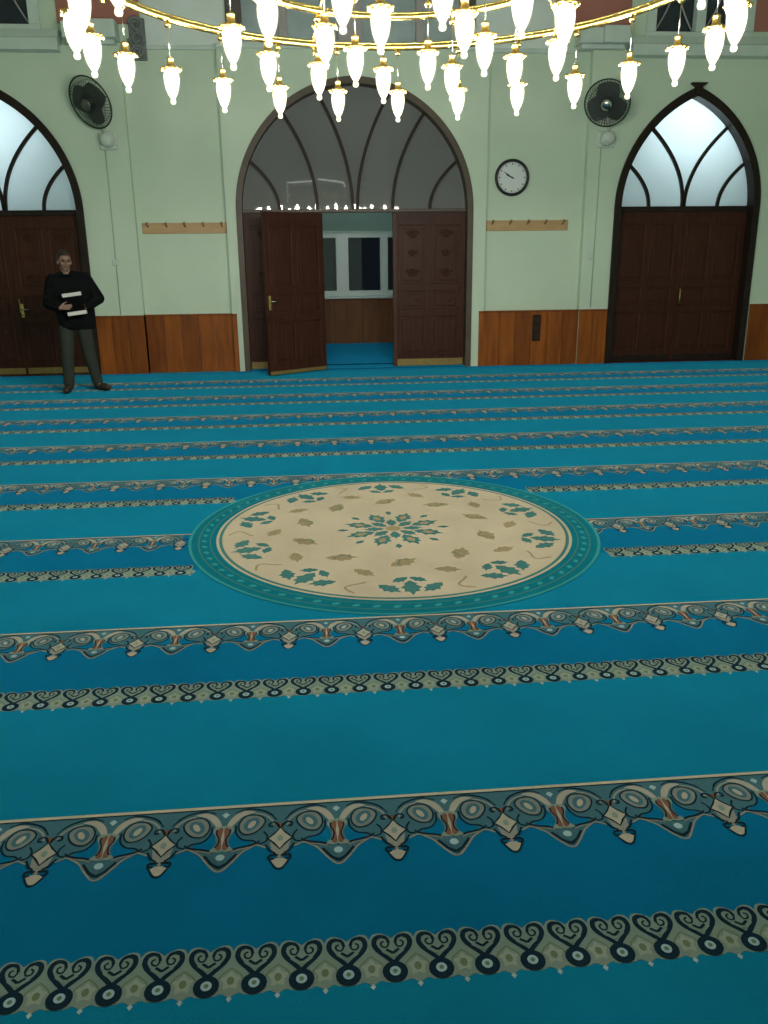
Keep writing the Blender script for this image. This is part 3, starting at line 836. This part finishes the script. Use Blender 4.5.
for a in (.12+.0, .12+PI/3, .12+2*PI/3, .12+PI, .12+4*PI/3, .12+5*PI/3):
    b = MB(); p0 = Vector((1.71*math.sin(a+.66), 1.71*math.cos(a+.66), -.05)); p1 = Vector((.04*math.sin(a+.66), .04*math.cos(a+.66), 1.38))
    b.tube([p0, p0+Vector((0, 0, .10)), p1], .010, 'gold', 8)
    for q in range(12): b.sphere((p0+Vector((0, 0, .10))).lerp(p1, q/12), .016, 'gold', 8, 6)
    b.sphere(p0, .016, 'gold', 8, 6, (1, 1, 1.4))
    b.build('stay_rod', ch)
# one pendant lamp: wire > glass shade, brass collar.  origin at the ring, tip 0.5 below
DROP = .5
wire = MB()
wire.lathe([(.012, -.062), (.022, -.052), (.024, -.042), (.012, -.034), (.010, -.018)], 'gold', 10)
wire.tube([(0, 0, -.05), (0, 0, -DROP+.268)], .0024, 'chrome', 6)
wire = wire.build('pendant_lamp', ch)
z0 = -DROP
gl = MB(); gl.lathe([(.003, z0), (.013, z0+.004), (.018, z0+.014), (.016, z0+.026), (.012, z0+.032), (.018, z0+.040), (.030, z0+.060), (.041, z0+.090), (.048, z0+.125), (.050, z0+.155), (.047, z0+.180), (.042, z0+.196), (.03, z0+.2)], 'shade', 20, caps=False)
gl = gl.build('glass_shade', wire)
br = MB(); br.lathe([(.004, z0+.036), (.013, z0+.044), (.022, z0+.062), (.030, z0+.090), (.035, z0+.125), (.036, z0+.150), (.031, z0+.175), (.016, z0+.190)], 'bulb', 16)
br = br.build('light_bulb', wire)
col = MB()
pr = [(.040, z0+.192), (.058, z0+.200), (.061, z0+.210), (.052, z0+.214), (.030, z0+.220), (.022, z0+.228), (.020, z0+.258), (.024, z0+.264), (.014, z0+.272)]
col.lathe(pr, 'brass', 16)
for k in range(8):
    a = k*PI/4; col.sphere((.060*math.cos(a), .060*math.sin(a), z0+.203), .010, 'brass', 8, 6, (1, 1, 1.2))
col = col.build('collar', wire)
spots = []
for k in range(24): spots.append((1.68, 5.1+15*k))
for a in (-129.6, -94, -54.9, -29.1, -1.6, 26.4, 54.5, 80, 102.6, 126.8, 149.9, 175.4, -156.5):
    if a != 102.6: spots.append((None, a))
P3 = [(-32.6, .44), (23.9, .49), (83.7, .46), (145.1, .465), (-160.4, .479), (-103.2, .434)]
pos2 = {-129.6: (.91, -129.6)}
first = True
def hang(x, y):
    global first
    if first: o = wire; first = False
    else:
        o = wire.copy(); COL.objects.link(o); o.parent = ch
        for c_ in (gl, br, col):
            d = c_.copy(); COL.objects.link(d); d.parent = o
    o.location = (x, y, 0); o.rotation_euler = (0, 0, random.random()*.7)
for R, a in spots:
    R = R or .91; a = math.radians(a); hang(R*math.sin(a), R*math.cos(a))
for a, R in P3:
    a = math.radians(a); hang(R*math.sin(a), R*math.cos(a))

# ------------------------------------------------------------------ wall fans
def wall_fan(x, z, n, label, sgn):
    t = tag(empty('wall_fan', (x, YW, z)), label, 'fan', 'wall fans')
    n = Vector(n).normalized()
    up = Vector((0, 0, 1)); u = up.cross(n).normalized(); v = n.cross(u)
    C = Vector((0, -.34, 0))
    T = Matrix((u.to_4d(), v.to_4d(), n.to_4d(), Vector((0, 0, 0, 1)))).transposed(); T.translation = C
    for r_ in range(3): T[3][r_] = 0
    T[3][3] = 1
    R = .335 if sgn > 0 else .315
    g = MB()
    def circ(r, z_, th): g.tube([T @ Vector((r*math.cos(2*PI*i/32), r*math.sin(2*PI*i/32), z_)) for i in range(32)], th, 'fangrey', 6, closed=True)
    for r, z_, th in ((R, 0, .011), (R*.82, .055, .003), (R*.55, .085, .003), (R*.25, .095, .004), (R*.8, -.06, .003), (R*.4, -.075, .003)): circ(r, z_, th)
    for k in range(48):
        a = 2*PI*k/48; c, s = math.cos(a), math.sin(a)
        g.tube([T @ Vector((R*q*c, R*q*s, zz)) for q, zz in ((.2, .095), (.55, .085), (.82, .055), (1, 0))], .0036, 'fangrey', 4)
        g.tube([T @ Vector((R*q*c, R*q*s, zz)) for q, zz in ((.2, -.08), (.5, -.075), (.8, -.06), (1, 0))], .0026, 'fangrey', 4)
    g.build('cage', t)
    for k in range(3):
        b = MB(); vs = []; fs = []
        for side in (0, 1):
            for i in range(7):
                f = i/6
                for j in range(5):
                    h_ = j/4-.5
                    rr = .05+.235*f; wd = .12+.26*math.sin(PI*min(1, .25+f*.55)); ang = 2*PI*k/3+.6*sgn+h_*wd/max(rr, .12)
                    vs.append(T @ Vector((rr*math.cos(ang), rr*math.sin(ang), h_*.05+(.003 if side else 0))))
        for side in (0, 1):
            for i in range(6):
                for j in range(4):
                    q = side*35+i*5+j; fs.append((q, q+1, q+6, q+5))
        b.add(vs, fs, 'fanblade', True); b.build('blade', t)
    h = MB(); h.lathe([(.062, -.03), (.062, .02), (.05, .035), (.02, .042)], 'fanblade', 18, T); h.build('hub', t)
    h = MB(); h.lathe([(.055, .092), (.078, .096), (.078, .104), (.04, .118), (.01, .121)], 'chrome' if sgn < 0 else 'fanblade', 18, T); h.build('badge', t)
    h = MB(); h.lathe([(.04, -.24), (.075, -.22), (.085, -.15), (.085, -.09), (.06, -.075), (.06, -.03)], 'fangrey', 18, T); h.build('motor', t)
    # arm down to a white wall mount
    mz = -.43; mx = .12
    m0 = T @ Vector((0, 0, -.16))
    h = MB(); h.tube([m0, Vector((m0.x*.6+mx*.4, -.18, -.25)), Vector((mx, -.13, mz+.07))], [.024, .022, .022], 'whiteplastic', 10); h.build('arm', t)
    h = MB()
    h.box(mx-.12, mx+.12, -.05, 0, mz-.12, mz+.11, 'whiteplastic', .018)
    h.lathe([(.10, 0), (.105, .06), (.095, .12), (.05, .15)], 'whiteplastic', 16, Matrix.Translation((mx, -.03, mz)) @ Matrix.Rotation(PI/2, 4, 'X'))
    h.build('wall_mount', t)
    h = MB(); h.tube([(mx-.06, -.008, mz-.10), (mx-.06, -.007, mz-.6), (mx-.075, -.007, .87-z)], .007, 'cable', 6); h.build('cable', t)
    return mx
wall_fan(-2.81, 3.68, (-.46, -.74, -.42), 'grey wall fan high on the left pilaster, tilted towards the left door', 1)
wall_fan(4.33, 3.70, (-.40, -.80, -.42), 'dark wall fan with chrome hub high on the right pilaster, by the bright arch', -1)
for x, z, lab in ((-2.765, 1.575, 'small white wall switch on the left pilaster, right of the standing man'), (4.315, 1.575, 'small white wall switch on the pilaster between right coat rack and right door')):
    t = tag(empty('wall_switch', (x, YW, z)), lab, 'switch', 'wall switches')
    b = MB(); b.box(-.042, .042, -.022, 0, 0, .085, 'whiteplastic', .006); b.build('switch_plate', t)
    b = MB(); b.box(-.022, .022, -.030, -.02, .02, .065, 'whiteplastic', .004); b.build('rocker', t)

# ------------------------------------------------------------------ clock
t = tag(empty('wall_clock', (3.10, YR, 2.76)), 'round black rimmed wall clock above the right coat rack', 'clock')
rotX = Matrix.Rotation(PI/2, 4, 'X')
b = MB(); b.lathe([(.215, .0), (.255, .0), (.262, .025), (.255, .052), (.238, .058), (.222, .05), (.215, .03), (.215, .0)], 'black', 40, rotX, caps=False); b.build('rim', t)
b = MB(); b.lathe([(.220, .0), (.220, .028)], 'clockface', 40, rotX, smooth=False); b.build('dial', t)
b = MB()
for k in range(60):
    a = k*PI/30; L = .03 if k % 5 == 0 else .012; w_ = .006 if k % 5 == 0 else .0025
    c, s = math.sin(a), math.cos(a); r1 = .205
    q = [(r1*c+w_*s, r1*s-w_*c), ((r1-L)*c+w_*s, (r1-L)*s-w_*c), ((r1-L)*c-w_*s, (r1-L)*s+w_*c), (r1*c-w_*s, r1*s+w_*c)]
    b.prism(q, -.0295, -.0282, 'black')
b.build('minute_marks', t)
def hand(name, ang, L, w_, y):
    b = MB(); c, s = math.sin(ang), math.cos(ang)
    P = [(-.03, -w_), (-.03, w_), (L*.7, w_), (L, 0), (L*.7, -w_)]
    b.prism([(a*c+d*s, a*s-d*c) for a, d in P], y-.002, y, 'black'); b.build(name, t)
hand('hour_hand', math.radians(295), .115, .008, -.031); hand('minute_hand', math.radians(302), .165, .006, -.034)
b = MB(); b.lathe([(.012, .028), (.012, .038), (.005, .04)], 'black', 12, rotX); b.build('hub', t)

# ------------------------------------------------------------------ coat racks
def rack(x0, x1, y, lab):
    t = tag(empty('coat_rack', ((x0+x1)/2, y, 2.01)), lab, 'coat rack', 'coat racks'); w_ = x1-x0
    b = MB(); b.box(-w_/2, w_/2, -.022, 0, 0, .15, 'pine', .006); b.build('board', t)
    for k in range(5):
        xx = -w_/2+w_*(.07+.215*k)
        p_ = MB()
        p_.tube([(xx, -.02, .10), (xx, -.07, .115), (xx, -.095, .135)], [.013, .010, .012], 'pegwood', 8)
        p_.sphere((xx, -.10, .139), .019, 'pegwood', 10, 7)
        p_.build('peg', t)
rack(-2.36, -1.12, YR, 'pale wooden coat rack with five pegs between left door and middle archway')
rack(2.73, 3.99, YR, 'pale wooden coat rack with five pegs below the wall clock')

rack(7.20, 8.45, YW+.002, 'pale wooden coat rack beyond the right side door, cut by the photo edge')

# ------------------------------------------------------------------ person
PX, PY = -2.99, 11.2
pe = tag(empty('person', (PX, PY, .016)), 'person in black jacket and grey trousers standing before the left door, holding a bag', 'person')
pe.rotation_euler = (0, 0, .12)
B = MB()
def hand_build(B, w, fwd, side, curl):
    """palm and five fingers; w wrist, fwd finger direction, side thumb direction"""
    w = Vector(w); f = Vector(fwd).normalized(); s = Vector(side).normalized(); n = f.cross(s).normalized()*curl
    for q in (-1.2, -.4, .4, 1.2): B.cone2(w+s*.012*q*.7, w+f*.075+s*.018*q, .016, .0125, 'skin', 10)
    for q, L in ((1.4, .072), (.48, .082), (-.45, .076), (-1.35, .058)):
        a = w+f*.078+s*.0185*q; b_ = a+f*L*.45+n*.008; c_ = b_+f*L*.28+n*.02; d_ = c_+f*L*.15+n*.022
        B.cone2(a, b_, .0098, .009, 'skin', 8); B.cone2(b_, c_, .009, .0083, 'skin', 8); B.cone2(c_, d_, .0083, .007, 'skin', 8)
    a = w+f*.02+s*.026; b_ = a+f*.03+s*.026+n*.01; c_ = b_+f*.03+s*.008+n*.012
    B.cone2(a, b_, .0125, .0105, 'skin', 8); B.cone2(b_, c_, .0105, .0085, 'skin', 8)
HC = Vector((-.025, -.01, 1.625))
Rh = Matrix.Rotation(math.radians(22), 3, 'Z') @ Matrix.Rotation(math.radians(4), 3, 'X')
def hp_(x, y, z): return HC+Rh @ Vector((x, y, z))
B.sphere(hp_(0, .012, .03), .092, 'skin', 16, 12, (.84, 1.0, 1.0), Rh)
B.sphere(hp_(0, -.012, -.035), .07, 'skin', 16, 12, (.86, .95, 1.08), Rh)
B.sphere(hp_(0, -.038, -.085), .036, 'skin', 12, 8, (1.05, 1, .8), Rh)
B.cone2(hp_(0, -.082, .012), hp_(0, -.102, -.026), .010, .0145, 'skin', 8)
B.sphere(hp_(0, -.088, -.062), .022, 'skin', 10, 6, (1.2, .7, .5), Rh)
B.cone2(hp_(-.04, -.074, .026), hp_(.04, -.074, .026), .013, .013, 'skin', 8)
for s in (-1, 1):
    B.sphere(hp_(s*.08, .012, -.012), .027, 'skin', 10, 8, (.4, .75, 1.15), Rh)
    B.sphere(hp_(s*.045, -.06, -.022), .026, 'skin', 10, 8, (1, .8, .9), Rh)
B.cone2(hp_(0, .025, -.07), (-.015, .03, 1.44), .055, .058, 'skin')
ShL, ShR = Vector((-.20, .03, 1.39)), Vector((.19, .03, 1.41))
ElL, ElR = Vector((-.27, -.01, 1.12)), Vector((.335, -.01, 1.17))
WrL, WrR = Vector((-.10, -.275, 1.075)), Vector((.205, -.20, 1.07))
B.cone2(ShL, ShR, .055, .055, 'skin'); B.cone2((-.10, .03, 1.32), (-.04, .03, 1.0), .095, .10, 'skin'); B.cone2((.09, .03, 1.32), (.08, .03, 1.0), .095, .10, 'skin')
B.cone2((-.09, .03, .95), (.10, .03, .95), .11, .11, 'skin')
for a, b_, c_ in ((ShL, ElL, WrL), (ShR, ElR, WrR)):
    B.cone2(a, b_, .048, .042, 'skin'); B.cone2(b_, c_, .042, .028, 'skin')
hand_build(B, WrL, (.97, -.14, .05), (0, -.12, .98), -1)
hand_build(B, WrR, (-.97, .0, -.02), (0, -.10, .98), -1)
HipL, HipR = Vector((-.085, .03, .92)), Vector((.105, .03, .92))
KnL, KnR = Vector((-.115, -.02, .50)), Vector((.14, .03, .50))
AnL, AnR = Vector((-.145, .01, .085)), Vector((.20, .10, .085))
for a, b_, c_ in ((HipL, KnL, AnL), (HipR, KnR, AnR)):
    B.cone2(a, b_, .082, .055, 'skin'); B.cone2(b_, c_, .055, .038, 'skin')
B.cone2(AnL, (-.15, -.09, .04), .034, .028, 'skin'); B.cone2(AnR, (.27, .02, .04), .034, .028, 'skin')
B.remesh('body', pe, .0058, 3, 'skin')
J = MB()
J.cone2((-.13, .03, 1.33), (.13, .03, 1.34), .118, .118, 'jacket'); J.cone2(ShL, (-.04, .04, 1.455), .078, .068, 'jacket'); J.cone2(ShR, (.01, .04, 1.455), .078, .068, 'jacket')
for q in (-.14, -.07, 0, .07, .14):
    J.cone2((q, .03, 1.32), (q*.78+.03, .03, 1.0), .128, .132, 'jacket'); J.cone2((q*.78+.03, .03, 1.0), (q*.75+.04, .03, .86), .132, .128, 'jacket')
for a, b_, c_ in ((ShL, ElL, WrL), (ShR, ElR, WrR)):
    J.cone2(a, b_, .088, .075, 'jacket'); J.cone2(b_, b_.lerp(c_, .5), .076, .064, 'jacket'); J.cone2(b_.lerp(c_, .5), b_.lerp(c_, .9), .066, .052, 'jacket')
    for q in (.25, .5, .78): J.sphere(a.lerp(b_, q)+Vector((0, -.01, 0)), .09-.012*q, 'jacket', 12, 8, (1.04, 1.04, .35))
jk = J.remesh('jacket', pe, .009, 3, 'jacket')
bm = bmesh.new(); bm.from_mesh(jk.data)
g_ = bmesh.ops.bisect_plane(bm, geom=bm.verts[:]+bm.edges[:]+bm.faces[:], plane_co=(0, 0, .785), plane_no=(.04, 0, -1), clear_outer=True)
bmesh.ops.holes_fill(bm, edges=[e_ for e_ in bm.edges if e_.is_boundary]); bm.to_mesh(jk.data); bm.free()
# collar
c_ = MB(); c_.tube([(-.015+.09*math.cos(a*PI/10), .03+.085*math.sin(a*PI/10)-.004, 1.468+.012*math.sin(a*PI/10)) for a in range(20)], .016, 'jacket', 8, closed=True); c_.build('collar', jk)
Tt = MB()
Tt.cone2((-.07, .03, .94), (.09, .03, .94), .12, .12, 'trouser')
for a, b_, c_ in ((HipL, KnL, AnL), (HipR, KnR, AnR)):
    Tt.cone2(a, b_, .104, .082, 'trouser'); Tt.cone2(b_, c_+Vector((0, 0, .0)), .082, .066, 'trouser')
    for q in (.72, .84, .95): Tt.sphere(b_.lerp(c_, q), .076, 'trouser', 12, 8, (1, 1, .3))
Tt.remesh('trousers', pe, .009, 3, 'trouser')
for (hx_, hy_), (tx, ty) in (((-.145, .045), (-.165, -.17)), ((.185, .125), (.34, -.02))):
    s_ = MB(); d = (Vector((tx, ty, 0))-Vector((hx_, hy_, 0)))
    for q, r in ((0, .042), (.35, .046), (.7, .048), (1, .036)):
        c0 = Vector((hx_, hy_, .040))+d*q; s_.sphere(c0, r, 'shoe', 12, 8, (1, 1, .82))
    for q0, q1, r0, r1, z_ in ((0, .4, .042, .05, .044), (.4, .75, .05, .05, .042), (.75, 1, .05, .037, .034)):
        s_.cone2(Vector((hx_, hy_, z_))+d*q0, Vector((hx_, hy_, z_-.002))+d*q1, r0, r1, 'shoe')
    s_.cone2((hx_, hy_, .06), (hx_, hy_, .11), .042, .045, 'shoe')
    o = s_.remesh('shoe', pe, .007, 3, 'shoe')
hr = MB()
hr.sphere(hp_(0, .026, .042), .097, 'hair', 16, 12, (.88, .98, .98), Rh)
hr.sphere(hp_(0, -.035, .092), .045, 'hair', 12, 8, (1.2, 1, .6), Rh)
for s in (-1, 1): hr.cone2(hp_(s*.072, .0, .03), hp_(s*.074, .008, .0), .016, .010, 'hair', 8)
ho = hr.remesh('hair', pe, .006, 3, 'hair')
for s in (-1, 1):
    q = MB(); q.sphere(hp_(s*.033, -.084, .004), .0105, 'eye', 10, 8, (1.25, .7, .7), Rh); q.build('eye', pe)
    q = MB(); q.tube([hp_(s*.015, -.090, .022), hp_(s*.034, -.090, .027), hp_(s*.052, -.082, .020)], [.004, .0045, .003], 'hair', 6); q.build('eyebrow', pe)
q = MB(); q.tube([hp_(-.024, -.096, -.060), hp_(0, -.103, -.058), hp_(.024, -.096, -.060)], [.003, .006, .003], 'lip', 6); q.build('mouth', pe)
# what he holds
bg = tag(empty('bag', (PX+.115, PY-.245, .985)), 'dark flat bag with two white bands held at the waist by the standing person', 'bag')
bg.rotation_euler = (math.radians(-4), math.radians(-7), .12)
b = MB(); b.box(-.11, .115, -.024, .024, .0, .30, 'blackcloth', .016); b.build('pouch', bg)
for zz, xo in ((.035, .01), (.262, -.005)):
    b = MB(); b.box(-.114+xo, .118+xo, -.029, .029, zz-.024, zz+.024, 'whitecloth', .008); q = b.build('band', bg); q['label'] = 'white band across the dark bag'

# ------------------------------------------------------------------ light, world, camera
w = bpy.data.worlds.new('night'); S.world = w; w.use_nodes = True
w.node_tree.nodes['Background'].inputs[0].default_value = (.010, .013, .018, 1)
w.node_tree.nodes['Background'].inputs[1].default_value = .3
def point(x, y, z, e_, col, r=.15):
    l = bpy.data.lights.new('lamp_light', 'POINT'); l.energy = e_; l.color = col; l.shadow_soft_size = r
    o = bpy.data.objects.new('lamp_light', l); COL.objects.link(o); o.location = (x, y, z); return o
point(.7, 15.2, 4.2, 9, (.8, 1, .95))

cd = bpy.data.cameras.new('camera'); cam = bpy.data.objects.new('camera', cd); COL.objects.link(cam)
p_, r_, y_ = .29762, -.011098, .086487
fwd = Vector((math.sin(y_)*math.cos(p_), math.cos(y_)*math.cos(p_), -math.sin(p_)))
rt = Vector((math.cos(y_), -math.sin(y_), 0)); up = rt.cross(fwd)
rt2 = rt*math.cos(r_)+up*math.sin(r_); up2 = up*math.cos(r_)-rt*math.sin(r_)
Mx = Matrix((rt2, up2, -fwd)).transposed().to_4x4(); Mx.translation = (0, 0, 1.65)
cam.matrix_world = Mx
cd.sensor_fit = 'VERTICAL'; cd.sensor_height = 36; cd.lens = 831.17/1024*36
cd.clip_start = .05; cd.clip_end = 100
S.camera = cam
S.view_settings.view_transform = 'Standard'; S.view_settings.look = 'None'
S.view_settings.exposure = 1.25; S.view_settings.gamma = 1; S.view_settings.use_curve_mapping = False
S.cycles.use_denoising = True
S.cycles.max_bounces = 8; S.cycles.transparent_max_bounces = 12
S.cycles.sample_clamp_indirect = 4
